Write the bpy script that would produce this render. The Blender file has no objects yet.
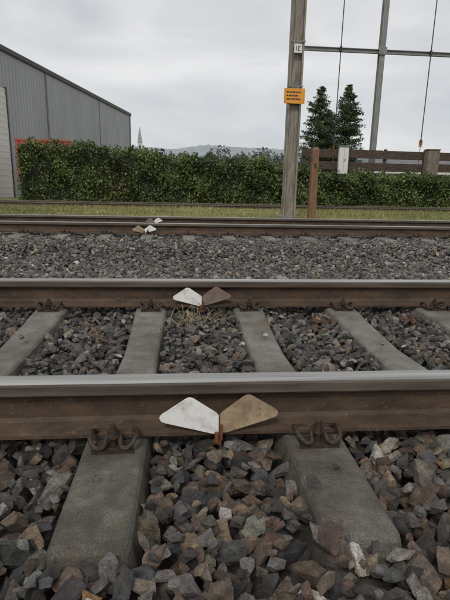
import bpy, bmesh, math, random
import numpy as np
from mathutils import Vector, Matrix
random.seed(7); rng=np.random.default_rng(7)
scene=bpy.context.scene
scene.view_settings.view_transform='Standard'; scene.view_settings.look='None'; scene.view_settings.exposure=0

# ---------------------------------------------------------------- helpers
def link(o,parent=None):
    scene.collection.objects.link(o)
    if parent is not None: o.parent=parent
    return o
def empty(name,loc=(0,0,0)):
    e=bpy.data.objects.new(name,None); e.empty_display_size=.2; e.location=loc
    return link(e)
def tri_mesh(name,V,F,mats,col=None,parent=None,smooth=False,matidx=None):
    V=np.asarray(V,dtype=np.float32); F=np.asarray(F,dtype=np.int32); k=F.shape[1]
    m=bpy.data.meshes.new(name); m.vertices.add(len(V)); m.vertices.foreach_set('co',V.ravel())
    m.loops.add(F.size); m.loops.foreach_set('vertex_index',F.ravel())
    m.polygons.add(len(F)); m.polygons.foreach_set('loop_start',np.arange(0,F.size,k,dtype=np.int32))
    m.polygons.foreach_set('loop_total',np.full(len(F),k,dtype=np.int32))
    if matidx is not None: m.polygons.foreach_set('material_index',np.asarray(matidx,dtype=np.int32))
    m.update(calc_edges=True); m.validate()
    m.polygons.foreach_set('use_smooth',np.full(len(m.polygons),smooth))
    if col is not None:
        a=m.color_attributes.new('col','FLOAT_COLOR','POINT')
        c=np.ones((len(V),4),dtype=np.float32); c[:,:3]=col; a.data.foreach_set('color',c.ravel())
    for mt in (mats if isinstance(mats,(list,tuple)) else [mats]): m.materials.append(mt)
    return link(bpy.data.objects.new(name,m),parent)
def py_mesh(name,verts,faces,mats,parent=None,smooth=False,bevel=0,matidx=None):
    m=bpy.data.meshes.new(name); m.from_pydata([tuple(v) for v in verts],[],[tuple(f) for f in faces])
    bm=bmesh.new(); bm.from_mesh(m); bmesh.ops.recalc_face_normals(bm,faces=bm.faces)
    if matidx is not None:
        bm.faces.ensure_lookup_table()
        for f,i in zip(bm.faces,matidx): f.material_index=i
    if bevel: bmesh.ops.bevel(bm,geom=list(bm.edges),offset=bevel,segments=2,affect='EDGES',clamp_overlap=True)
    bm.to_mesh(m); bm.free()
    for mt in (mats if isinstance(mats,(list,tuple)) else [mats]): m.materials.append(mt)
    if smooth:
        for p in m.polygons: p.use_smooth=True
    return link(bpy.data.objects.new(name,m),parent)
BF=[(0,3,2,1),(4,5,6,7),(0,1,5,4),(1,2,6,5),(2,3,7,6),(3,0,4,7)]
def boxv(x0,x1,y0,y1,z0,z1):
    return [(x0,y0,z0),(x1,y0,z0),(x1,y1,z0),(x0,y1,z0),(x0,y0,z1),(x1,y0,z1),(x1,y1,z1),(x0,y1,z1)]
def boxes(name,bl,mats,parent=None,bevel=0):
    V=[];F=[]
    for b in bl:
        o=len(V); V+=boxv(*b); F+=[tuple(i+o for i in f) for f in BF]
    return py_mesh(name,V,F,mats,parent,bevel=bevel)
def tube(pts,r,n=8,smoothn=0):
    P=[Vector(p) for p in pts]
    if smoothn:
        Q=[]
        for i in range(len(P)-1):
            p0=P[max(i-1,0)];p1=P[i];p2=P[i+1];p3=P[min(i+2,len(P)-1)]
            for k in range(smoothn):
                t=k/smoothn
                Q.append(.5*((2*p1)+(-p0+p2)*t+(2*p0-5*p1+4*p2-p3)*t*t+(-p0+3*p1-3*p2+p3)*t**3))
        Q.append(P[-1]); P=Q
    V=[];F=[]; up=Vector((0,0,1))
    rr=r if isinstance(r,(list,tuple)) else None
    for i,p in enumerate(P):
        d=(P[min(i+1,len(P)-1)]-P[max(i-1,0)]).normalized()
        a=d.cross(up if abs(d.z)<.95 else Vector((1,0,0))).normalized(); b=d.cross(a)
        rad=r if rr is None else rr[0]+(rr[1]-rr[0])*i/(len(P)-1)
        for k in range(n):
            t=2*math.pi*k/n; V.append(p+a*rad*math.cos(t)+b*rad*math.sin(t))
    for i in range(len(P)-1):
        for k in range(n):
            k2=(k+1)%n; A=i*n+k;B=i*n+k2;C=B+n;D=A+n
            F+=[(A,B,C),(A,C,D)]
    for base in (0,(len(P)-1)*n):
        for k in range(1,n-1): F.append((base,base+k,base+k+1))
    return np.array([tuple(v) for v in V]),np.array(F)
def join(parts):
    V=[];F=[];o=0
    for v,f in parts:
        V.append(v);F.append(np.asarray(f)+o);o+=len(v)
    return np.vstack(V),np.vstack(F)
def tri_box(x0,x1,y0,y1,z0,z1):
    F=[]
    for f in BF: F+=[(f[0],f[1],f[2]),(f[0],f[2],f[3])]
    return np.array(boxv(x0,x1,y0,y1,z0,z1)),np.array(F)
def inst(variants,idx,pos,R,S,col):
    Vs=[];Fs=[];Cs=[];o=0
    for vi,(v,f) in enumerate(variants):
        s=np.where(idx==vi)[0]
        if len(s)==0: continue
        W=np.einsum('nij,nkj->nki',R[s],v[None]*S[s][:,None,:])+pos[s][:,None,:]
        n=len(v); Vs.append(W.reshape(-1,3))
        Fs.append((f[None]+(np.arange(len(s))*n)[:,None,None]+o).reshape(-1,3))
        Cs.append(np.repeat(col[s],n,axis=0)); o+=n*len(s)
    return np.vstack(Vs),np.vstack(Fs),np.vstack(Cs)
def rotm(yaw,tx,ty):
    n=len(yaw); c,s=np.cos(yaw),np.sin(yaw); Z=np.zeros((n,3,3)); Z[:,0,0]=c;Z[:,0,1]=-s;Z[:,1,0]=s;Z[:,1,1]=c;Z[:,2,2]=1
    c,s=np.cos(tx),np.sin(tx); X=np.zeros((n,3,3)); X[:,0,0]=1;X[:,1,1]=c;X[:,1,2]=-s;X[:,2,1]=s;X[:,2,2]=c
    c,s=np.cos(ty),np.sin(ty); Y=np.zeros((n,3,3)); Y[:,1,1]=1;Y[:,0,0]=c;Y[:,0,2]=s;Y[:,2,0]=-s;Y[:,2,2]=c
    return X@Y@Z
def leaves(P,size,aspect=.5,flat=0.0):
    n=len(P); d=rng.normal(size=(n,3)); d[:,2]*=(1-flat); d/=np.linalg.norm(d,axis=1)[:,None]
    e=rng.normal(size=(n,3)); e-=d*(e*d).sum(1)[:,None]; e/=np.linalg.norm(e,axis=1)[:,None]
    nrm=np.cross(d,e); s=size[:,None]
    V=np.stack([P-d*s*.5,P+e*s*aspect*.5+nrm*s*.08,P+d*s*.5,P-e*s*aspect*.5+nrm*s*.08],1).reshape(-1,3)
    b=(np.arange(n)*4)[:,None]
    F=np.concatenate([b+np.array([[0,1,2]]),b+np.array([[0,2,3]])],0)
    return V,F

# ---------------------------------------------------------------- materials
def mat(name):
    m=bpy.data.materials.new(name); m.use_nodes=True; nt=m.node_tree
    return m,nt,nt.nodes['Principled BSDF']
def N(nt,t,**k):
    n=nt.nodes.new(t)
    for a,b in k.items(): setattr(n,a,b)
    return n
def noise_fac(nt,scale,detail=5,rough=.6,coord='Object',stretch=None):
    tc=N(nt,'ShaderNodeTexCoord'); n=N(nt,'ShaderNodeTexNoise'); n.inputs['Scale'].default_value=scale
    n.inputs['Detail'].default_value=detail; n.inputs['Roughness'].default_value=rough
    if stretch:
        mp=N(nt,'ShaderNodeMapping'); mp.inputs['Scale'].default_value=stretch
        nt.links.new(tc.outputs[coord],mp.inputs[0]); nt.links.new(mp.outputs[0],n.inputs['Vector'])
    else: nt.links.new(tc.outputs[coord],n.inputs['Vector'])
    return n.outputs['Fac']
def ramp(nt,fac,stops):
    r=N(nt,'ShaderNodeValToRGB'); e=r.color_ramp.elements
    while len(e)<len(stops): e.new(.5)
    for i,(p,c) in enumerate(stops):
        e[i].position=p; e[i].color=(*c,1) if len(c)==3 else c
    nt.links.new(fac,r.inputs[0]); return r.outputs[0]
def mix(nt,a,b,f,mode='MIX'):
    m=N(nt,'ShaderNodeMix'); m.data_type='RGBA'; m.blend_type=mode
    for s,v in ((m.inputs[6],a),(m.inputs[7],b),(m.inputs[0],f)):
        if hasattr(v,'links'): nt.links.new(v,s)
        elif isinstance(v,(int,float)): s.default_value=v
        else: s.default_value=(*v,1)
    return m.outputs[2]
def bump(nt,b,h,strength,dist):
    n=N(nt,'ShaderNodeBump'); n.inputs['Strength'].default_value=strength; n.inputs['Distance'].default_value=dist
    nt.links.new(h,n.inputs['Height']); nt.links.new(n.outputs[0],b.inputs['Normal'])
def simple(name,c1,c2,scale=8,rough=.8,metal=0,bs=.3,bd=.005,bscale=None,stretch=None,lo=.35,hi=.65,spots=None):
    m,nt,b=mat(name); f=noise_fac(nt,scale,6,.65,stretch=stretch)
    c=ramp(nt,f,[(lo,c1),(hi,c2)])
    if spots:
        sf=ramp(nt,noise_fac(nt,spots[1],5,.7),[(spots[2],(0,0,0)),(spots[2]+.08,(1,1,1))]); c=mix(nt,c,spots[0],sf)
    nt.links.new(c,b.inputs['Base Color'])
    b.inputs['Roughness'].default_value=rough; b.inputs['Metallic'].default_value=metal
    if bs: bump(nt,b,noise_fac(nt,bscale or scale*5,4,.6),bs,bd)
    return m
def rockmat():
    m,nt,b=mat('ballast_stone')
    at=N(nt,'ShaderNodeAttribute',attribute_name='col')
    v1=ramp(nt,noise_fac(nt,38,7,.75),[(.32,(.38,.37,.36)),(.5,(.95,.94,.92)),(.68,(1.8,1.76,1.68))])
    c=mix(nt,at.outputs['Color'],v1,1.0,'MULTIPLY')
    v2=ramp(nt,noise_fac(nt,380,3,.8),[(.38,(.5,.48,.46)),(.62,(1.4,1.4,1.4))])
    c=mix(nt,c,v2,.9,'MULTIPLY')
    rust=ramp(nt,noise_fac(nt,11,5,.65),[(.51,(0,0,0)),(.74,(1,1,1))])
    rm=N(nt,'ShaderNodeMath',operation='MULTIPLY'); nt.links.new(rust,rm.inputs[0]); rm.inputs[1].default_value=.42
    c=mix(nt,c,(.18,.12,.08),rm.outputs[0])
    nt.links.new(c,b.inputs['Base Color'])
    r=ramp(nt,noise_fac(nt,30,3,.5),[(.35,(.30,)*3),(.65,(.66,)*3)]); nt.links.new(r,b.inputs['Roughness'])
    b.inputs['Specular IOR Level'].default_value=.7
    bump(nt,b,noise_fac(nt,85,8,.75),1.0,.020)
    return m
M_rock=rockmat()
def attrmat(name,rough=.6,spec=.4,vs=3):
    m,nt,b=mat(name); at=N(nt,'ShaderNodeAttribute',attribute_name='col')
    v=ramp(nt,noise_fac(nt,vs,3,.6),[(.3,(.65,)*3),(.7,(1.3,)*3)])
    nt.links.new(mix(nt,at.outputs['Color'],v,1.0,'MULTIPLY'),b.inputs['Base Color']); b.inputs['Roughness'].default_value=rough
    b.inputs['Specular IOR Level'].default_value=spec
    return m
M_leaf=attrmat('hedge_leaf',.55,.35); M_grass=attrmat('grass_blade',.7,vs=.5); M_needle=attrmat('conifer_needle',.8,spec=.2)

def groundmat():
    m,nt,b=mat('ground_soil')
    g=ramp(nt,noise_fac(nt,22,6,.7),[(.3,(.03,.027,.025)),(.7,(.11,.095,.085))])
    gr=ramp(nt,noise_fac(nt,1.1,7,.7),[(.3,(.08,.09,.03)),(.5,(.18,.18,.06)),(.68,(.28,.25,.11))])
    tc=N(nt,'ShaderNodeTexCoord'); sp=N(nt,'ShaderNodeSeparateXYZ'); nt.links.new(tc.outputs['Object'],sp.inputs[0])
    ad=N(nt,'ShaderNodeMath',operation='ADD'); mu=N(nt,'ShaderNodeMath',operation='MULTIPLY'); mu.inputs[1].default_value=1.6
    nt.links.new(noise_fac(nt,1.5,4,.6),mu.inputs[0]); nt.links.new(mu.outputs[0],ad.inputs[0]); nt.links.new(sp.outputs['Y'],ad.inputs[1])
    mr=N(nt,'ShaderNodeMapRange'); mr.inputs[1].default_value=12.0; mr.inputs[2].default_value=12.6
    nt.links.new(ad.outputs[0],mr.inputs[0])
    nt.links.new(mix(nt,g,gr,mr.outputs[0]),b.inputs['Base Color']); b.inputs['Roughness'].default_value=.95
    bump(nt,b,noise_fac(nt,18,6,.7),1,.03); return m
M_ground=groundmat()
M_steel=simple('rail_running_surface',(.27,.265,.25),(.50,.49,.47),3,.36,.75,.2,.001,60,stretch=(.3,14,1))
M_rail=simple('rail_rust',(.038,.024,.015),(.105,.064,.039),9,.70,.05,.8,.003,140,stretch=(.6,1,1.6),spots=((.14,.098,.065),26,.60))
M_railside=simple('rail_head_side',(.070,.055,.041),(.155,.13,.105),6,.55,.3,.3,.001,120,stretch=(.3,1,4))
M_rust=simple('rust_iron',(.026,.02,.016),(.08,.052,.036),60,.6,.3,.4,.001,300)
M_orust=simple('orange_rust',(.10,.035,.018),(.26,.085,.035),60,.75,0,.5,.002,200)
def concrete(name,c1,c2,s=7,dirty=False):
    m,nt,b=mat(name)
    c=ramp(nt,noise_fac(nt,s,7,.7),[(.3,c1),(.7,c2)])
    c=mix(nt,c,ramp(nt,noise_fac(nt,230,4,.8),[(.38,(.45,.44,.42)),(.6,(1.25,1.25,1.22))]),.9,'MULTIPLY')
    dk=ramp(nt,noise_fac(nt,2.6,6,.65),[(.40,(.58,.55,.48)),(.6,(1,1,1))]); c=mix(nt,c,dk,.85,'MULTIPLY')
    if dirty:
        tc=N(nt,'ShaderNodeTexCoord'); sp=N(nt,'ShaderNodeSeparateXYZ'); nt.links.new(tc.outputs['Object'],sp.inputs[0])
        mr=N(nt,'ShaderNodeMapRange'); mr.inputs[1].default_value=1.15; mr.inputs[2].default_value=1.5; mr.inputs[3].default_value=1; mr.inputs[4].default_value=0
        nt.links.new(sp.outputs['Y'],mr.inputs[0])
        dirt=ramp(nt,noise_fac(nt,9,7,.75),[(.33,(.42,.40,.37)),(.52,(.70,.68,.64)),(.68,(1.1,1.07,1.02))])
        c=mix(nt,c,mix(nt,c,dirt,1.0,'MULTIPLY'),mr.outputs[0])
        rs=ramp(nt,noise_fac(nt,16,6,.7),[(.56,(0,0,0)),(.7,(1,1,1))])
        rm=N(nt,'ShaderNodeMath',operation='MULTIPLY'); nt.links.new(rs,rm.inputs[0]); rm.inputs[1].default_value=.45
        c=mix(nt,c,(.13,.088,.058),rm.outputs[0])
    nt.links.new(c,b.inputs['Base Color']); b.inputs['Roughness'].default_value=.75
    bump(nt,b,noise_fac(nt,120,7,.75),.9,.006); return m
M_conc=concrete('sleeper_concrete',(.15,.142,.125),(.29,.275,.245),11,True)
M_conc2=concrete('dock_concrete',(.22,.21,.19),(.38,.36,.33),3)
M_white=simple('dirty_white_plate',(.44,.43,.40),(.72,.71,.68),22,.5,0,.2,.0008,150,lo=.28,hi=.5,spots=((.28,.22,.16),34,.64))
M_tan=simple('dirty_tan_plate',(.20,.14,.085),(.36,.275,.175),18,.65,0,.3,.0008,150,lo=.35,hi=.6,spots=((.12,.07,.04),40,.60))
M_tan2=simple('brown_plate',(.13,.09,.07),(.22,.16,.125),20,.6,0,.3,.0008,150,spots=((.07,.045,.035),40,.60))
M_wood=simple('weathered_timber',(.035,.024,.018),(.10,.07,.05),4,.9,0,.5,.01,25,stretch=(1,1,5))
M_post=simple('brown_timber',(.13,.07,.035),(.25,.14,.075),5,.85,0,.4,.005,30,stretch=(4,4,.6))
M_mast=simple('mast_steel',(.14,.12,.092),(.35,.31,.255),5,.7,.1,.3,.003,40,stretch=(3,3,.4))
M_galv=simple('galvanised_steel',(.17,.17,.165),(.28,.28,.27),6,.6,.3,.2,.001,60,stretch=(2,2,.4))
M_orange=simple('orange_sign_paint',(.62,.25,.02),(.8,.36,.04),9,.5,0,.05,.001)
M_black=simple('black_paint',(.02,)*3,(.035,)*3,9,.5,0,0)
M_bark=simple('bark',(.05,.035,.025),(.1,.075,.055),6,.9)
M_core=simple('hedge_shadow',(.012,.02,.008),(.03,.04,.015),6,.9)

# ---------------------------------------------------------------- terrain profile
def gprof(y):
    xs=[-30,-3,-1.2,.6,.85,1.05,3.9,4.6,5.3,6.0,10.2,11.3,5000]
    zs=[-.3,-.25,-.04,-.01,-.02,-.042,-.04,-.11,-.11,-.03,-.03,-.25,-.25]
    return np.interp(y,xs,zs)
ys=np.concatenate([[-400,-100,-30],np.arange(-6,13,.25),[14,16,20,25,32,45,70,120,250,500,1000,2500]])
xs=np.concatenate([[-2500,-800,-300,-120,-60,-30],np.arange(-16,30,2.0),[40,60,120,300,800,2500]])
XX,YY=np.meshgrid(xs,ys); ZZ=gprof(YY)-np.where(YY<11.2,.085,0)
V=np.stack([XX.ravel(),YY.ravel(),ZZ.ravel()],1); nx=len(xs)
F=[(j*nx+i,j*nx+i+1,(j+1)*nx+i+1,(j+1)*nx+i) for j in range(len(ys)-1) for i in range(nx-1)]
tri_mesh('ground',V,F,M_ground,smooth=True)

# ---------------------------------------------------------------- tracks
R1,R2=1.32,2.82; R3,R4=7.15,8.65; R5,R6=21.0,22.5
prof=[(.07,0),(.07,.010),(.045,.0165),(.018,.026),(.0095,.038),(.008,.07),(.0095,.098),(.018,.108),(.0335,.114),(.036,.119),(.036,.146),(.0335,.153),(.026,.1575),(.012,.159)]
prof=prof+[(-a,b) for a,b in prof[::-1]]
def rail(name,y,z,parent,x0=-70,x1=130,rusty=False):
    n=len(prof); xsn=[x0]+list(np.linspace(-6,10,33))+[x1]; V=[];F=[];MI=[]
    for x in xsn:
        for a,b in prof: V.append((x,y+a,z+b))
    for s in range(len(xsn)-1):
        for k in range(n):
            k2=(k+1)%n; zb=(prof[k][1]+prof[k2][1])/2
            F.append((s*n+k,s*n+k2,(s+1)*n+k2,(s+1)*n+k))
            MI.append(0 if (zb>.152 and not rusty) else (1 if zb>.118 else 2))
    F+= [tuple(range(n)),tuple((len(xsn)-1)*n+i for i in range(n))]; MI+=[2,2]
    return py_mesh(name,V,F,[M_steel,M_railside,M_rail],parent,matidx=MI)
def sleeper_variant():
    bm=bmesh.new(); st=[(-1.27,.060,.125,-.035,-.2),(-1.255,.068,.128,-.010,-.2),(-1.23,.074,.13,0,-.2),(-.60,.078,.13,0,-.2),(-.42,.072,.12,-.012,-.2),(0,.066,.11,-.03,-.2),(.42,.072,.12,-.012,-.2),(.60,.078,.13,0,-.2),(1.23,.074,.13,0,-.2),(1.255,.068,.128,-.010,-.2),(1.27,.060,.125,-.035,-.2)]
    rings=[]
    for y,a,b,zt,zb in st:
        rings.append([bm.verts.new(p) for p in ((-b,y,zb),(-a-.012,y,zt-.012),(-a-.004,y,zt-.003),(-a+.004,y,zt),(a-.004,y,zt),(a+.004,y,zt-.003),(a+.012,y,zt-.012),(b,y,zb))])
    for r,s in zip(rings[:-1],rings[1:]):
        for k in range(8): bm.faces.new((r[k],r[(k+1)%8],s[(k+1)%8],s[k]))
    bm.faces.new(rings[0]); bm.faces.new(rings[-1][::-1])
    bmesh.ops.recalc_face_normals(bm,faces=bm.faces); bmesh.ops.triangulate(bm,faces=bm.faces)
    bm.verts.index_update(); V=np.array([tuple(v.co) for v in bm.verts]); F=np.array([[v.index for v in f.verts] for f in bm.faces]); bm.free()
    marks=[]
    def seg(x0,x1,y0,y1): marks.append(tri_box(x0,x1,y0,y1,-.001,.0016))
    cx=-.035
    for dx in (0,.022,.044):
        seg(cx+dx,cx+dx+.003,-1.02,-.99); seg(cx+dx+.0035,cx+dx+.014,-.994,-.990); seg(cx+dx+.0035,cx+dx+.014,-1.02,-1.016)
        if dx!=.022: seg(cx+dx+.0145,cx+dx+.0175,-1.02,-.99)
    return join([(V,F)]+marks)
SL=sleeper_variant()
def clip_variant():
    half=[(.014,.052,.020),(.040,.056,.020),(.058,.045,.026),(.064,.010,.042),(.060,-.028,.034),(.044,-.044,.022),(.026,-.036,.020),(.018,-.005,.032),(.010,.016,.036)]
    pts=half+[(0,.021,.036)]+[(-a,b,c) for a,b,c in half[::-1]]
    parts=[tube(pts,.0068,8,5)]
    def cyl(r,z0,z1,n,y=0): return tube([(0,y,z0),(0,y,z1)],r,n)
    parts+= [cyl(.018,.036,.041,14,-.008),cyl(.014,.041,.058,6,-.008),cyl(.009,.0,.072,10,-.008)]
    parts+= [tri_box(-.058,.058,-.040,-.028,0,.011),tri_box(-.052,.052,-.028,.018,0,.008)]
    return join(parts)
CL=clip_variant()
def place(var,P,yaw,sc=1.0):
    n=len(P); return inst([var],np.zeros(n,int),np.array(P,float),rotm(np.array(yaw,float),np.zeros(n),np.zeros(n)),np.full((n,3),sc),np.ones((n,3)))
def track(ra,rb,z,x0,sp,rng_i,rusty=False,rx=(-70,130)):
    e=empty('railway_track')
    rail('rail',ra,z+.007,e,rx[0],rx[1],rusty); rail('rail_far',rb,z+.007,e,rx[0],rx[1],rusty)
    xs_=[x0+sp*i for i in rng_i]; yc=(ra+rb)/2
    jit=[random.gauss(0,.004) for _ in xs_]
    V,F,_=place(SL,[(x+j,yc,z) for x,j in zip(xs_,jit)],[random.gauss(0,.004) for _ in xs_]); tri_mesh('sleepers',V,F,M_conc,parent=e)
    P=[];Y=[];pads=[]
    for x,j in zip(xs_,jit):
        for r in (ra,rb):
            P+=[(x+j,r-.108,z),(x+j,r+.108,z)]; Y+=[random.gauss(0,.03),math.pi]
            pads.append((x-.07,x+.07,r-.074,r+.074,z-.002,z+.0065))
    V,F,_=place(CL,P,Y); tri_mesh('rail_clips',V,F,M_rust,parent=e,smooth=False)
    boxes('rail_pads',pads,M_black,e); return e
SX0,SP=-.203,.590
t1=track(R1,R2,0,SX0,SP,range(-14,22))
t2=track(R3,R4,.0,.05,.6,range(-20,34))
t3=track(R5,R6,-.27,.3,.65,range(-34,60),rusty=True)

def plates(name,x,y,z,ml,mr,s=1.0):
    e=empty(name,(x,y,z))
    L=[(-.002,0),(-.020,-.001),(-.158,.034),(-.170,.039),(-.176,.048),(-.174,.056),(-.166,.063),(-.100,.106),(-.090,.110),(-.078,.108),(-.008,.062),(-.002,.054)]
    for nm,sg,m_,dz in (('left_plate',-1,ml,0),('right_plate',1,mr,.002)):
        pts=[((a if sg<0 else -a+.002)*s,(b+dz)*s) for a,b in L]; n=len(pts)
        lean=.12; th=.004
        ang=math.radians(0 if sg<0 else 2.5)
        pts=[(a*math.cos(ang)-b*math.sin(ang),a*math.sin(ang)+b*math.cos(ang)) for a,b in pts]
        V=[(a,b*lean,b) for a,b in pts]+[(a,b*lean+th,b) for a,b in pts]
        F=[tuple(range(n)),tuple(range(2*n-1,n-1,-1))]+[(i,(i+1)%n,(i+1)%n+n,i+n) for i in range(n)]
        py_mesh(nm,V,F,m_,e,bevel=.0008)
    py_mesh('clamp',boxv(-.006,.007,.006,.05,-.045,.040)+boxv(-.014,-.003,-.010,.004,-.028,.006)+boxv(.003,.009,-.008,.004,-.02,.030),[f for f in BF]+[tuple(i+8 for i in f) for f in BF]+[tuple(i+16 for i in f) for f in BF],M_orust,e,bevel=.002)
    return e
plates('rail_marker',.102,R1-.082,.018,M_white,M_tan)
plates('rail_marker',.105,R2-.082,.018,M_white,M_tan2)
plates('rail_marker',-.60,R3-.082,.018,M_tan,M_white)
plates('rail_marker',-.55,R4-.082,.045,M_tan2,M_white,.85)

# ---------------------------------------------------------------- ballast
def rockvars(n,cuts,bev,jit):
    out=[]
    for i in range(n):
        bm=bmesh.new(); bmesh.ops.create_cube(bm,size=2.0)
        bmesh.ops.rotate(bm,verts=bm.verts,cent=(0,0,0),matrix=Matrix.Rotation(random.uniform(0,6),3,Vector((random.random(),random.random(),random.random()+.01)).normalized()))
        for k in range(cuts):
            nrm=Vector((random.gauss(0,1),random.gauss(0,1),random.gauss(0,1))).normalized()
            r=bmesh.ops.bisect_plane(bm,geom=bm.verts[:]+bm.edges[:]+bm.faces[:],plane_co=nrm*random.uniform(.52,.95),plane_no=nrm,clear_outer=True)
            ed=[g for g in r['geom_cut'] if isinstance(g,bmesh.types.BMEdge)]
            if ed:
                try: bmesh.ops.contextual_create(bm,geom=ed)
                except Exception: pass
        bmesh.ops.remove_doubles(bm,verts=bm.verts,dist=.03)
        if bev: bmesh.ops.bevel(bm,geom=list(bm.edges),offset=bev*random.uniform(.6,1.5),segments=1,affect='EDGES',clamp_overlap=True)
        bmesh.ops.recalc_face_normals(bm,faces=bm.faces); bmesh.ops.triangulate(bm,faces=bm.faces)
        if jit:
            for v in bm.verts: v.co+=Vector((random.gauss(0,jit),random.gauss(0,jit),random.gauss(0,jit)))
        bm.verts.index_update()
        V=np.array([tuple(v.co) for v in bm.verts]); V/=np.abs(V).max()
        out.append((V,np.array([[v.index for v in f.verts] for f in bm.faces]))); bm.free()
    return out
RN=rockvars(40,9,.05,.026); RF=rockvars(16,6,0,.02)
PAL=np.array([(.060,.057,.056),(.11,.105,.10),(.18,.17,.16),(.29,.275,.255),(.165,.120,.088),(.165,.108,.080),(.29,.215,.145),(.34,.19,.08),(.10,.103,.106),(.50,.48,.44),(.22,.18,.14)])
W_near=np.array([.14,.16,.16,.09,.16,.06,.06,.004,.03,.014,.15]); W_mid=np.array([.18,.26,.20,.12,.07,.01,.02,.0,.06,.014,.10])
allV=[];allF=[];allC=[];off=0
def drop(x0,x1,y0,y1,cell,per,rmin,rmax,variants,Wp,tracks,gain=1.0):
    global off
    gx=np.arange(x0,x1,cell); gy=np.arange(y0,y1,cell)
    G=np.repeat(gprof(gy)[None],len(gx),0); H=G-.085
    slm=np.zeros_like(H,bool)
    for (ra,rb,sx,sp) in tracks:
        yc=(ra+rb)/2; dx=np.abs((gx-sx+sp/2)%sp-sp/2); ymask=np.abs(gy-yc)<1.27
        top=(dx[:,None]<.086)&ymask[None]; side=(dx[:,None]<.125)&ymask[None]
        H[side]=np.maximum(H[side],-.06); H[top]=0; slm|=(dx[:,None]<.100)&ymask[None]
        for r in (ra,rb):
            nr=np.abs(gy-r)<.10; G[:,nr]=np.minimum(G[:,nr],-.035)
    n=int((x1-x0)*(y1-y0)*per); P=[];Rr=[]
    rx=rng.uniform(x0+.05,x1-.05,n); ry=rng.uniform(y0+.05,y1-.05,n); rr=rmin+(rmax-rmin)*rng.beta(1.3,2.0,n); u=rng.random(n); tol=rng.uniform(-.004,.032,n)
    order=np.argsort(-rr+rng.normal(0,.008,n)); rx,ry,rr,u,tol=rx[order],ry[order],rr[order],u[order],tol[order]
    rails=[r for t in tracks for r in t[:2]]
    for i in range(n):
        x,y,r=rx[i],ry[i],rr[i]; ix=int((x-x0)/cell); iy=int((y-y0)/cell)
        nearrail=min(abs(y-q) for q in rails)
        if slm[ix,iy]:
            ye=.87 if x>.15 else .81
            pr=.003 if y>ye else .10
            if u[i]>pr or nearrail<.22 or (y>ye and r>.026): continue
            lim=.045
        else: lim=G[ix,iy]+tol[i]
        if nearrail<.13: lim=min(lim,-.004)
        k=max(1,int(r*.85/cell)); a0=max(ix-k,0);b0=max(iy-k,0)
        pa=H[a0:ix+k+1,b0:iy+k+1]; mx=pa.max()
        s=pa.mean()*.62+mx*.38; z=s+r*.42; tp=z+r*.6
        if tp>lim: continue
        P.append((x,y,z)); Rr.append(r)
        aa=(np.arange(a0,a0+pa.shape[0])-ix)*cell; bb=(np.arange(b0,b0+pa.shape[1])-iy)*cell
        d2=aa[:,None]**2+bb[None]**2
        np.maximum(pa,z+.6*np.sqrt(np.maximum(r*r-d2,0)),out=pa)
    P=np.array(P);Rr=np.array(Rr);m=len(P)
    S=np.stack([rng.uniform(1.0,1.6,m),rng.uniform(.75,1.1,m),rng.uniform(.5,.95,m)],1)*Rr[:,None]
    Rm=rotm(rng.uniform(0,6.28,m),rng.normal(0,.5,m),rng.normal(0,.5,m))
    ci=rng.choice(len(PAL),m,p=Wp/Wp.sum()); C=PAL[ci]*rng.uniform(.6,1.45,(m,1))*rng.uniform(.95,1.05,(m,3))*gain
    for (cx,cy,rad) in ((.81,2.60,.08),(1.34,2.62,.07)):
        s=(np.hypot(P[:,0]-cx,P[:,1]-cy)<rad)&(rng.random(m)<.75); C[s]=np.array((.15,.08,.05))*rng.uniform(.5,1.3,(s.sum(),1))
    V,F,Cc=inst(variants,rng.integers(0,len(variants),m),P,Rm,S,C)
    allV.append(V);allF.append(F+off);allC.append(Cc);off+=len(V)
T1=(R1,R2,SX0,SP);T2=(R3,R4,.05,.6)
drop(-2.0,2.6,.15,1.75,.008,3600,.010,.044,RN,W_near,[T1],1.22)
drop(-3.0,4.2,1.70,3.6,.010,2500,.011,.038,RN,W_mid,[T1],1.10)
drop(-6.5,9.5,3.5,11.3,.014,1200,.016,.042,RF,W_mid,[T2],1.15)
tri_mesh('ballast_gravel',np.vstack(allV),np.vstack(allF),M_rock,col=np.vstack(allC))

parts=[];
for i in range(34):
    x=random.gauss(.0,.10);y=random.gauss(2.53,.08);a=random.uniform(0,6.28);l=random.uniform(.04,.14);h=random.uniform(.01,.06)
    parts.append(tube([(x,y,-.03),(x+math.cos(a)*l*.5,y+math.sin(a)*l*.5,-.01+h),(x+math.cos(a)*l,y+math.sin(a)*l,-.02+h*.6)],(.0022,.0007),4,3))
V,F=join(parts); tri_mesh('dry_weed',V,F,simple('straw',(.18,.14,.07),(.40,.33,.19),30,.9,bs=0))

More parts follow.
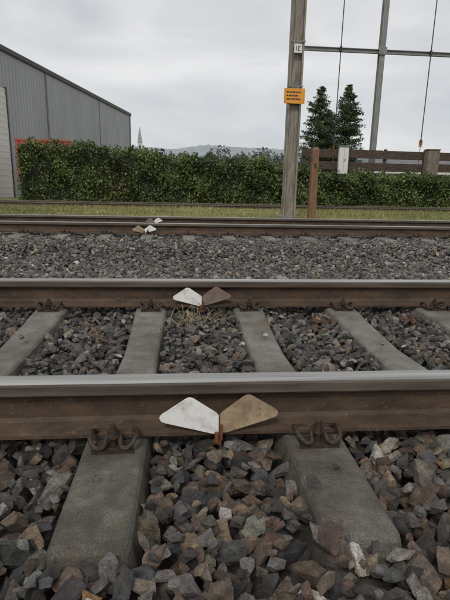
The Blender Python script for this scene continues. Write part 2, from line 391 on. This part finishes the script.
# ---------------------------------------------------------------- grass strip
n=110000; gx=rng.uniform(-20,26,n); gy=11.3+13.3*rng.random(n)
dens=.5+.5*np.sin(gx*.9+2*np.sin(gy*.7))*np.sin(gy*1.3+gx*.25); keep=rng.random(n)<(.3+.7*dens)
ontrack=(np.abs(gy-21.75)<1.2)&(rng.random(n)<.75); keep&=~ontrack
gx=gx[keep];gy=gy[keep];dens=dens[keep];n=len(gx)
h=rng.uniform(.03,.12,n)*(1+.7*dens); a=rng.uniform(0,6.28,n); w=rng.uniform(.008,.02,n)
lean=rng.normal(0,.04,(n,2)); z0=np.full(n,-.26)
V=np.stack([np.stack([gx-w*np.cos(a),gy-w*np.sin(a),z0],1),np.stack([gx+w*np.cos(a),gy+w*np.sin(a),z0],1),np.stack([gx+lean[:,0],gy+lean[:,1],z0+h],1)],1).reshape(-1,3)
F=np.arange(3*n).reshape(-1,3); t=np.clip(rng.random((n,1))*.6+.4*dens[:,None]+.25*np.sin(gx*.35+1)[:,None],0,1)
C=(1-t)*np.array((.13,.15,.05))+t*np.array((.37,.34,.13)); C*=rng.uniform(.65,1.2,(n,1))
tri_mesh('grass',V,F,M_grass,col=np.repeat(C,3,axis=0))

# ---------------------------------------------------------------- hedge
def htop(x):
    base=np.interp(x,[-8.3,-7.6,-4,-1.5,1,5.2,6.2,7.5,30],[2.2,2.66,2.52,2.20,2.05,1.92,1.85,1.42,1.25])
    return base+.09*np.sin(x*2.1)+.07*np.sin(x*4.7+1)+.05*np.sin(x*9.3+2)
def hfront(x,z): return 25.0+.16*np.sin(x*1.7+z)+.13*np.sin(x*3.9+z*2.3)+.09*np.sin(z*5+x*1.3)
eh=empty('hedge')
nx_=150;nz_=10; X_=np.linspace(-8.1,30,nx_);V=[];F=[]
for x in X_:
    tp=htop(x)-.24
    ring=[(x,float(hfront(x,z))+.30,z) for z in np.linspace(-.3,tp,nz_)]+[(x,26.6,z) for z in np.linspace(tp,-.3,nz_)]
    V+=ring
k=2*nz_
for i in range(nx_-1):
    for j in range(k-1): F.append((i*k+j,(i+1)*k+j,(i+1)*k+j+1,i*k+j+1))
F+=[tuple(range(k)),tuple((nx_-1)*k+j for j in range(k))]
py_mesh('shade_core',V,F,M_core,eh)  # solid filler; shade between the leaves is put into its near-black green
nf=64000; x=rng.uniform(-8.35,30,nf); tp=htop(x); z=-.22+(tp+.22)*rng.random(nf)
y=hfront(x,z)+rng.normal(.08,.14,nf)-.04
thin=np.sin(x*1.3+z*1.8)+np.sin(x*3.1-z*2.7)+.8*np.sin(x*6+z*5)+.6*np.sin(x*11-z*9); keep=rng.random(nf)<np.clip(.62+.25*thin,.2,1)
x,y,z=x[keep],y[keep],z[keep]; P1=np.stack([x,y,z],1)
nt_=16000; x2=rng.uniform(-8.35,30,nt_); P2=np.stack([x2,rng.uniform(24.95,26.6,nt_),htop(x2)+rng.normal(-.06,.09,nt_)],1)
nl=2500; P3=np.stack([rng.normal(-8.2,.1,nl),rng.uniform(25,26.6,nl),rng.uniform(-.2,2.5,nl)],1)
ns=2200; x4=rng.choice(rng.uniform(-8,29,90),ns)+rng.normal(0,.07,ns); P4=np.stack([x4,25.4+rng.normal(0,.15,ns),htop(x4)+rng.uniform(0,.26,ns)],1)
P=np.vstack([P1,P2,P3,P4]); n=len(P)
V,F=leaves(P,rng.uniform(.07,.17,n),.6)
lf=.5+.3*np.sin(P[:,0]*1.1+P[:,2]*1.4)+.25*np.sin(P[:,0]*3.3-P[:,2]*2.2)+rng.normal(0,.25,n); lf=np.clip(lf,0,1)[:,None]
C=(1-lf)*np.array((.036,.064,.019))+lf*np.array((.125,.175,.048)); 
br=rng.random(n)<(.05+.5*np.exp(-((P[:,0]+3.4)/.5)**2)*(P[:,2]<2)); C[br]=np.array((.16,.11,.055)); C*=rng.uniform(.6,1.4,(n,1))
ytip=(rng.random(n)<.07); C[ytip]=np.array((.21,.24,.08))
tri_mesh('foliage',V,F,M_leaf,col=np.repeat(C,4,axis=0),parent=eh)

# ---------------------------------------------------------------- catenary mast
em=empty('catenary_mast',(3.1,14,0))
def hbeam(w,d,t,z0,z1): return [(-w/2,w/2,-d/2,-d/2+t,z0,z1),(-t/2,t/2,-d/2+t,d/2-t,z0,z1),(-w/2,w/2,d/2-t,d/2,z0,z1)]
boxes('channels',[(-.19,-.14,-.13,.13,-.15,9),(.14,.19,-.13,.13,-.15,9),(-.14,.14,-.01,.01,-.15,9)],M_mast,em,bevel=.004)
boxes('foundation',[(-.28,.28,-.26,.26,-.35,-.11)],M_conc2,em,bevel=.02)
boxes('number_plate',[(-.10,.12,-.15,-.137,4.33,4.55)],M_white,em)
boxes('plate_digits',[(-.05,-.03,-.154,-.1505,4.38,4.50),(.01,.03,-.154,-.1505,4.38,4.50),(.03,.07,-.154,-.1505,4.38,4.40),(.03,.07,-.154,-.1505,4.48,4.50)],M_black,em)
boxes('warning_sign',[(-.32,.27,-.16,-.14,3.02,3.42)],M_orange,em,bevel=.004)
tx=[];
for zz,ws in ((3.30,(.07,.05,.09,.06,.04)),(3.21,(.05,.08,.05,.07)),(3.12,(.09,.04,.07,.06,.05))):
    xx=-.25
    for w_ in ws: tx.append((xx,xx+w_,-.166,-.1605,zz,zz+.035)); xx+=w_+.02
boxes('sign_text',tx,M_black,em)
boxes('sign_strap',[(-.21,.21,-.158,-.135,3.46,3.49),(-.21,.21,-.158,-.135,4.6,4.64)],M_galv,em)
V,F=tube([(-.22,-.14,.1),(-.22,-.14,4.2)],.012,6); tri_mesh('earth_cable',V,F,M_galv,parent=em)

ep=empty('wooden_post',(3.79,13.9,0))
V=[];F=[]
for z_,r_ in [(-.25,.105),(-.1,.105),(1.8,.095),(1.87,.06)]:
    for sx,sy in ((-1,-1),(1,-1),(1,1),(-1,1)): V.append((sx*r_,sy*r_,z_))
for s in range(3):
    for k in range(4): F.append((s*4+k,s*4+(k+1)%4,s*4+4+(k+1)%4,s*4+4+k))
F+=[(0,1,2,3),(12,13,14,15)]
py_mesh('shaft',V,F,M_post,ep,bevel=.008)
boxes('bolt_plate',[(-.03,.03,-.112,-.100,1.3,1.42)],M_rust,ep)

# ---------------------------------------------------------------- dock, fence, gantry behind hedge
boxes('loading_platform',[(6.4,40,26.9,31,-.3,1.45)],M_conc2,bevel=.03)
ef=empty('timber_fence',(0,27.15,0))
bl=[];x=6.6
while x<36:
    s1,s2=random.uniform(-.03,.03),random.uniform(-.03,.03)
    bl+=[(x,x+2.35,-.10,-.02,2.40+s1,2.86+s1),(x,x+2.35,-.10,-.02,1.74+s2,2.20+s2)]; x+=2.38
boxes('boards',bl,M_wood,ef,bevel=.012)
boxes('posts',[(p,p+.16,-.015,.14,1.4,2.95) for p in np.arange(6.7,36,2.38)],M_wood,ef,bevel=.01)
boxes('kerb_timber',[(6.6,36,-.12,.02,1.455,1.62)],M_wood,ef,bevel=.01)
ec=empty('white_cabinet',(8.95,26.85,0))
boxes('body',[(-.27,.27,-.12,.12,1.5,2.98)],M_white,ec,bevel=.015)
boxes('roof_cap',[(-.31,.31,-.16,.16,2.985,3.05)],M_galv,ec,bevel=.008)
boxes('door_gap',[(-.005,.005,-.124,-.1205,1.6,2.9),(.05,.09,-.135,-.1205,2.2,2.35)],M_black,ec)
boxes('timber_end_pillar',[(13.75,14.45,26.5,26.95,1.2,2.92),(13.72,14.48,26.47,26.98,2.922,2.99)],simple('pillar_brown',(.12,.095,.07),(.22,.185,.15),4,.9),bevel=.02)
eg=empty('catenary_gantry',(0,27.8,0))
boxes('mast',[(x0+11.0,x1+11.0,y0,y1,1.45,12) for x0,x1,y0,y1,_,_ in hbeam(.30,.3,.03,0,1)],M_galv,eg)
boxes('crossbeam',[(5.9,24,-.09,.09,8.27,8.30),(5.9,24,-.015,.015,8.12,8.27),(5.9,24,-.09,.09,8.09,8.12),(10.78,11.22,-.22,-.16,8.0,8.4)],M_galv,eg)
pr=[]
for X,zb in ((8.62,3.3),(13.82,3.4)):
    pr.append(tube([(X,-.12,zb),(X,-.12,12)],.028,6))
    for zz in (zb+.05,8.2): pr.append(tube([(X,-.12,zz-.14),(X,-.12,zz+.14)],.075,8))
V,F=join(pr); tri_mesh('hanging_rods',V,F,M_black,parent=eg)
pr=[tube([(13.82,-.12,3.2+k*.07),(13.82,-.12,3.24+k*.07)],.11,10) for k in range(5)]+[tube([(13.82,-.12,1.5),(13.82,-.12,3.5)],.02,6),tube([(8.62,-.12,1.5),(8.62,-.12,3.3)],.02,6)]
V,F=join(pr); tri_mesh('insulator',V,F,simple('insulator_brown',(.35,.12,.03),(.5,.18,.05),20,.4),parent=eg)

# ---------------------------------------------------------------- industrial hall
def hallmat():
    m,nt,b=mat('corrugated_grey')
    tc=N(nt,'ShaderNodeTexCoord')
    w=N(nt,'ShaderNodeTexWave'); w.wave_type='BANDS'; w.bands_direction='Y'; w.inputs['Scale'].default_value=.8
    nt.links.new(tc.outputs['Object'],w.inputs['Vector'])
    c=ramp(nt,noise_fac(nt,.5,5,.6,stretch=(1,1,.3)),[(.3,(.32,.332,.35)),(.7,(.39,.402,.42))])
    c=mix(nt,c,ramp(nt,w.outputs['Fac'],[(.0,(.76,)*3),(.35,(1,1,1))]),1,'MULTIPLY')
    nt.links.new(c,b.inputs['Base Color']); b.inputs['Roughness'].default_value=.5; bump(nt,b,w.outputs['Fac'],.5,.05); return m
M_hall=hallmat(); M_trim=simple('dark_trim',(.03,.032,.035),(.05,.052,.055),2,.5,bs=0)
M_roof=simple('roof_sheet',(.10,.10,.11),(.16,.16,.17),1,.6)
hall=empty('industrial_hall',(-10.8,31,0)); hall.rotation_euler=(0,0,-math.atan2(4.6,26.0))
HL=26.4; HZ=8.2
boxes('walls',[(-26,0,-4,HL,-.3,HZ)],M_hall,hall)
boxes('eaves_trim',[(-.1,.14,-4.2,HL+.15,HZ+.003,HZ+.28)],M_trim,hall)
py_mesh('roof',[(-26.2,-4.2,HZ+.01),(-.11,-4.2,HZ+.01),(-.11,HL+.1,HZ+.01),(-26.2,HL+.1,HZ+.01),(-13,-4.2,HZ+1.0),(-13,HL+.1,HZ+1.0)],[(0,1,4),(1,2,5,4),(2,3,5),(3,0,4,5)],M_roof,hall)
boxes('corner_trims',[(.003,.06,HL-.25,HL+.05,-.3,HZ),(.003,.05,5.6,5.76,-.3,HZ),(.003,.035,16.4,16.5,-.3,HZ)],M_galv,hall)
boxes('roller_door',[(.01,.06,-3.2,.1,-.25,6.1)]+[(.06,.075,-3.2,.1,k*.35,k*.35+.05) for k in range(18)],M_white,hall)
boxes('door_frame',[(.012,.10,.1,.2,-.25,6.2),(.012,.10,-3.3,-3.2,-.25,6.2)],M_trim,hall)

er=empty('freight_container',(-9.22,27.6,0))
M_red=simple('red_paint',(.30,.06,.035),(.42,.09,.05),2,.6)
boxes('body',[(0,2.9,0,2.3,.7,2.98)],M_red,er)
boxes('ribs',[(.02+k*.3,.14+k*.3,-.04,-.002,.8,2.9) for k in range(9)],M_red,er)
boxes('top_rail',[(-.03,2.93,-.05,-.003,2.90,3.0)],M_red,er)
boxes('chassis',[(.1,2.8,.2,2.2,-.25,.68)],M_black,er)

# ---------------------------------------------------------------- conifers
def conifer(x,y,H,R,seed,full=2.3):
    rs=np.random.default_rng(seed); e=empty('conifer_tree',(x,y,-.25))
    V,F=tube([(0,0,0),(0.1,0,H*.5),(0,0,H*.97)],(.22,.03),8,4); tri_mesh('trunk',V,F,M_bark,parent=e)
    PP=[];CC=[];br=[]
    z=.9
    while z<H*.99:
        f=(H-z)/(H-.9); rad=R*min(1,(f*full)**.8)*rs.uniform(.72,1.1)+.08; nb=rs.integers(6,10)
        for b in range(nb):
            a=rs.uniform(0,6.28); L=rad*rs.uniform(.55,1.15); up=rs.uniform(.15,.8)
            m=int(16+90*L/R)
            t=rs.random(m)**.6; droop=-.25*t*t*L+up*t*L
            wdt=.42*L*(1-t*.6)+.10
            nn=rs.normal(0,1,m)*wdt*.5
            px=np.cos(a)*t*L-nn*np.sin(a)+rs.normal(0,.08,m)
            py=np.sin(a)*t*L+nn*np.cos(a)+rs.normal(0,.08,m)
            pz=z+droop-np.abs(rs.normal(0,.28,m))*(1-.4*t)
            pz=np.minimum(pz,H*1.0-.5*np.hypot(px,py))
            PP.append(np.stack([px,py,pz],1)); sh=rs.uniform(.6,1.45)
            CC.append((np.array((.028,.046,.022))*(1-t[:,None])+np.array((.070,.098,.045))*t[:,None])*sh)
            br.append(tube([(0,0,z),(math.cos(a)*L*.6,math.sin(a)*L*.6,min(z+(-.25*.36+up*.6)*L,H-.4*L))],(.035,.01),4))
        z+=rs.uniform(.26,.46)
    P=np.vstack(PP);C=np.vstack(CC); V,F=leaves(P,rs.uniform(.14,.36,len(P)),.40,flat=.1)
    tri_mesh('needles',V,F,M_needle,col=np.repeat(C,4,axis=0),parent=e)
    V,F=join(br); tri_mesh('limbs',V,F,M_bark,parent=e)
conifer(16.7,60,13.1,2.35,3); conifer(20.4,61,13.7,2.35,5); conifer(18.6,62.5,10.8,2.2,9,1.8)

# ---------------------------------------------------------------- background
def blobtrees(name,xs_,y0,y1,h0,h1,n,size,c1,c2,parent=None):
    PP=[];CC=[]
    for i in range(n):
        x=rng.uniform(*xs_);y=rng.uniform(y0,y1);h=rng.uniform(h0,h1);m=260
        d=rng.normal(size=(m,3)); d/=np.linalg.norm(d,axis=1)[:,None]; d*=rng.uniform(.6,1,(m,1))
        p=np.stack([x+d[:,0]*h*.42,y+d[:,1]*h*.42,h*.55+d[:,2]*h*.47],1); PP.append(p)
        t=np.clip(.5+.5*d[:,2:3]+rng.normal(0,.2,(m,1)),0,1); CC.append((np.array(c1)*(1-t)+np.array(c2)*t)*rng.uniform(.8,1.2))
    P=np.vstack(PP);C=np.vstack(CC);V,F=leaves(P,rng.uniform(.7,1.3,len(P))*size,.8)
    return tri_mesh(name,V,F,M_needle,col=np.repeat(C,4,axis=0),parent=parent)
blobtrees('distant_trees',(-190,320),400,560,20,34,210,3.0,(.095,.11,.10),(.15,.17,.15))  # leaf colours paled to stand in for distance haze
def hills(name,y0,depth,hf,c1,c2,s):
    xs_=np.linspace(-2200,2600,480); rows=14; V=[];F=[]
    for j in range(rows):
        t=j/(rows-1)
        for x in xs_:
            V.append((x,y0+depth*t,-.5+hf(x)*math.sin(t*math.pi/2)**1.3+ (4*math.sin(x*.021+j)+2*math.sin(x*.09+j*2.1)+random.uniform(-1.6,1.6))*t))
    n=len(xs_)
    for j in range(rows-1):
        for i in range(n-1): F.append((j*n+i,j*n+i+1,(j+1)*n+i+1,(j+1)*n+i))
    return tri_mesh(name,V,F,simple(name+'_hazy_woods',c1,c2,s,.95,bs=0),smooth=True)
hills('hills',1100,700,lambda x:126+7*math.sin(x*.0028+1)+5*math.sin(x*.009)+3*math.sin(x*.027),(.22,.25,.265),(.31,.34,.355),.03)  # distance haze is put into the pale blue-grey base colours
ch=empty('church',(-36,400,0)); M_plaster=simple('plaster',(.50,.50,.48),(.60,.60,.58),.3,.9,bs=0)
boxes('tower',[(-1.7,1.7,-1.7,1.7,-.3,33)],M_plaster,ch)
py_mesh('spire',[(-1.9,-1.9,33.05),(1.9,-1.9,33.05),(1.9,1.9,33.05),(-1.9,1.9,33.05),(0,0,46)],[(0,1,4),(1,2,4),(2,3,4),(3,0,4),(0,3,2,1)],simple('spire_slate',(.26,.27,.28),(.33,.34,.35),1,.7,bs=0),ch)
boxes('nave',[(1.71,20,-5,5,-.3,13)],M_plaster,ch)
py_mesh('nave_roof',[(1.71,-5.5,13.05),(20.5,-5.5,13.05),(20.5,5.5,13.05),(1.71,5.5,13.05),(1.71,0,19),(20.5,0,19)],[(0,1,5,4),(2,3,4,5),(1,2,5),(0,4,3),(0,3,2,1)],M_roof,ch)
boxes('belfry_openings',[(-.6,.6,-1.76,-1.705,28,31)],M_black,ch)
def house(x,y,w,d,h,rf,rm,walls=None):
    e=empty('house',(x,y,0))
    boxes('walls',[(-w/2,w/2,-d/2,d/2,-.3,h)],walls or M_plaster,e)
    py_mesh('roof',[(-w/2-.4,-d/2-.4,h+.01),(w/2+.4,-d/2-.4,h+.01),(w/2+.4,d/2+.4,h+.01),(-w/2-.4,d/2+.4,h+.01),(-w/2-.4,0,h+rf),(w/2+.4,0,h+rf)],[(0,1,5,4),(2,3,4,5),(1,2,5),(0,4,3),(0,3,2,1)],rm,e)
    boxes('windows',[(-w/2+1.2+k*2.4,-w/2+2.3+k*2.4,-d/2-.03,-d/2-.003,zz,zz+1.3) for k in range(max(1,int((w-1.5)/2.4))) for zz in np.arange(1.2,h-1.4,2.8)],M_black,e)
house(-30,230,9,8,12.5,3,M_roof); house(30,240,12,9,10,3,M_roof)
house(36,75,20,10,4.4,1.9,M_roof); house(63,95,26,14,6.0,1.8,M_roof)

# ---------------------------------------------------------------- world & sun
SE,SR=math.radians(48),math.radians(200)
w=bpy.data.worlds.new('World'); scene.world=w; w.use_nodes=True; nt=w.node_tree; bg=nt.nodes['Background']
sky=N(nt,'ShaderNodeTexSky'); sky.sky_type='NISHITA'; sky.sun_disc=False; sky.sun_elevation=SE; sky.sun_rotation=SR
tc=N(nt,'ShaderNodeTexCoord'); mp=N(nt,'ShaderNodeMapping'); mp.inputs['Scale'].default_value=(1,1,3.4); nt.links.new(tc.outputs['Generated'],mp.inputs[0])
cn=N(nt,'ShaderNodeTexNoise'); cn.inputs['Scale'].default_value=2.3; cn.inputs['Detail'].default_value=7; cn.inputs['Roughness'].default_value=.52; cn.inputs['Distortion'].default_value=.4; nt.links.new(mp.outputs[0],cn.inputs['Vector'])
cl=ramp(nt,cn.outputs['Fac'],[(.34,(5.7,5.95,6.3)),(.52,(7.1,7.2,7.35)),(.66,(8.4,8.4,8.4))])
nt.links.new(mix(nt,sky.outputs[0],cl,.94),bg.inputs['Color']); bg.inputs['Strength'].default_value=.1
ld=bpy.data.lights.new('sun','SUN'); ld.energy=1.5; ld.angle=math.radians(11); ld.color=(1,.96,.90)
lo=bpy.data.objects.new('sun',ld); link(lo)
sd=Vector((math.sin(SR)*math.cos(SE),math.cos(SR)*math.cos(SE),math.sin(SE)))
lo.rotation_euler=(-sd).to_track_quat('-Z','Y').to_euler(); lo.location=(0,0,20)

# ---------------------------------------------------------------- camera
cd=bpy.data.cameras.new('camera'); cd.sensor_fit='VERTICAL'; cd.sensor_height=36; cd.lens=465/600*36
cd.clip_start=.02; cd.clip_end=6000
co=bpy.data.objects.new('camera',cd); link(co); co.location=(0,0,.73)
yaw,pit,rol=math.radians(5.1),math.radians(13.8),math.radians(1.2)
Fd=Vector((math.sin(yaw)*math.cos(pit),math.cos(yaw)*math.cos(pit),-math.sin(pit)))
R0=Vector((math.cos(yaw),-math.sin(yaw),0)); U0=R0.cross(Fd)
Rr=R0*math.cos(rol)+U0*math.sin(rol); Uu=U0*math.cos(rol)-R0*math.sin(rol)
co.rotation_euler=Matrix((Rr,Uu,-Fd)).transposed().to_euler()
scene.camera=co
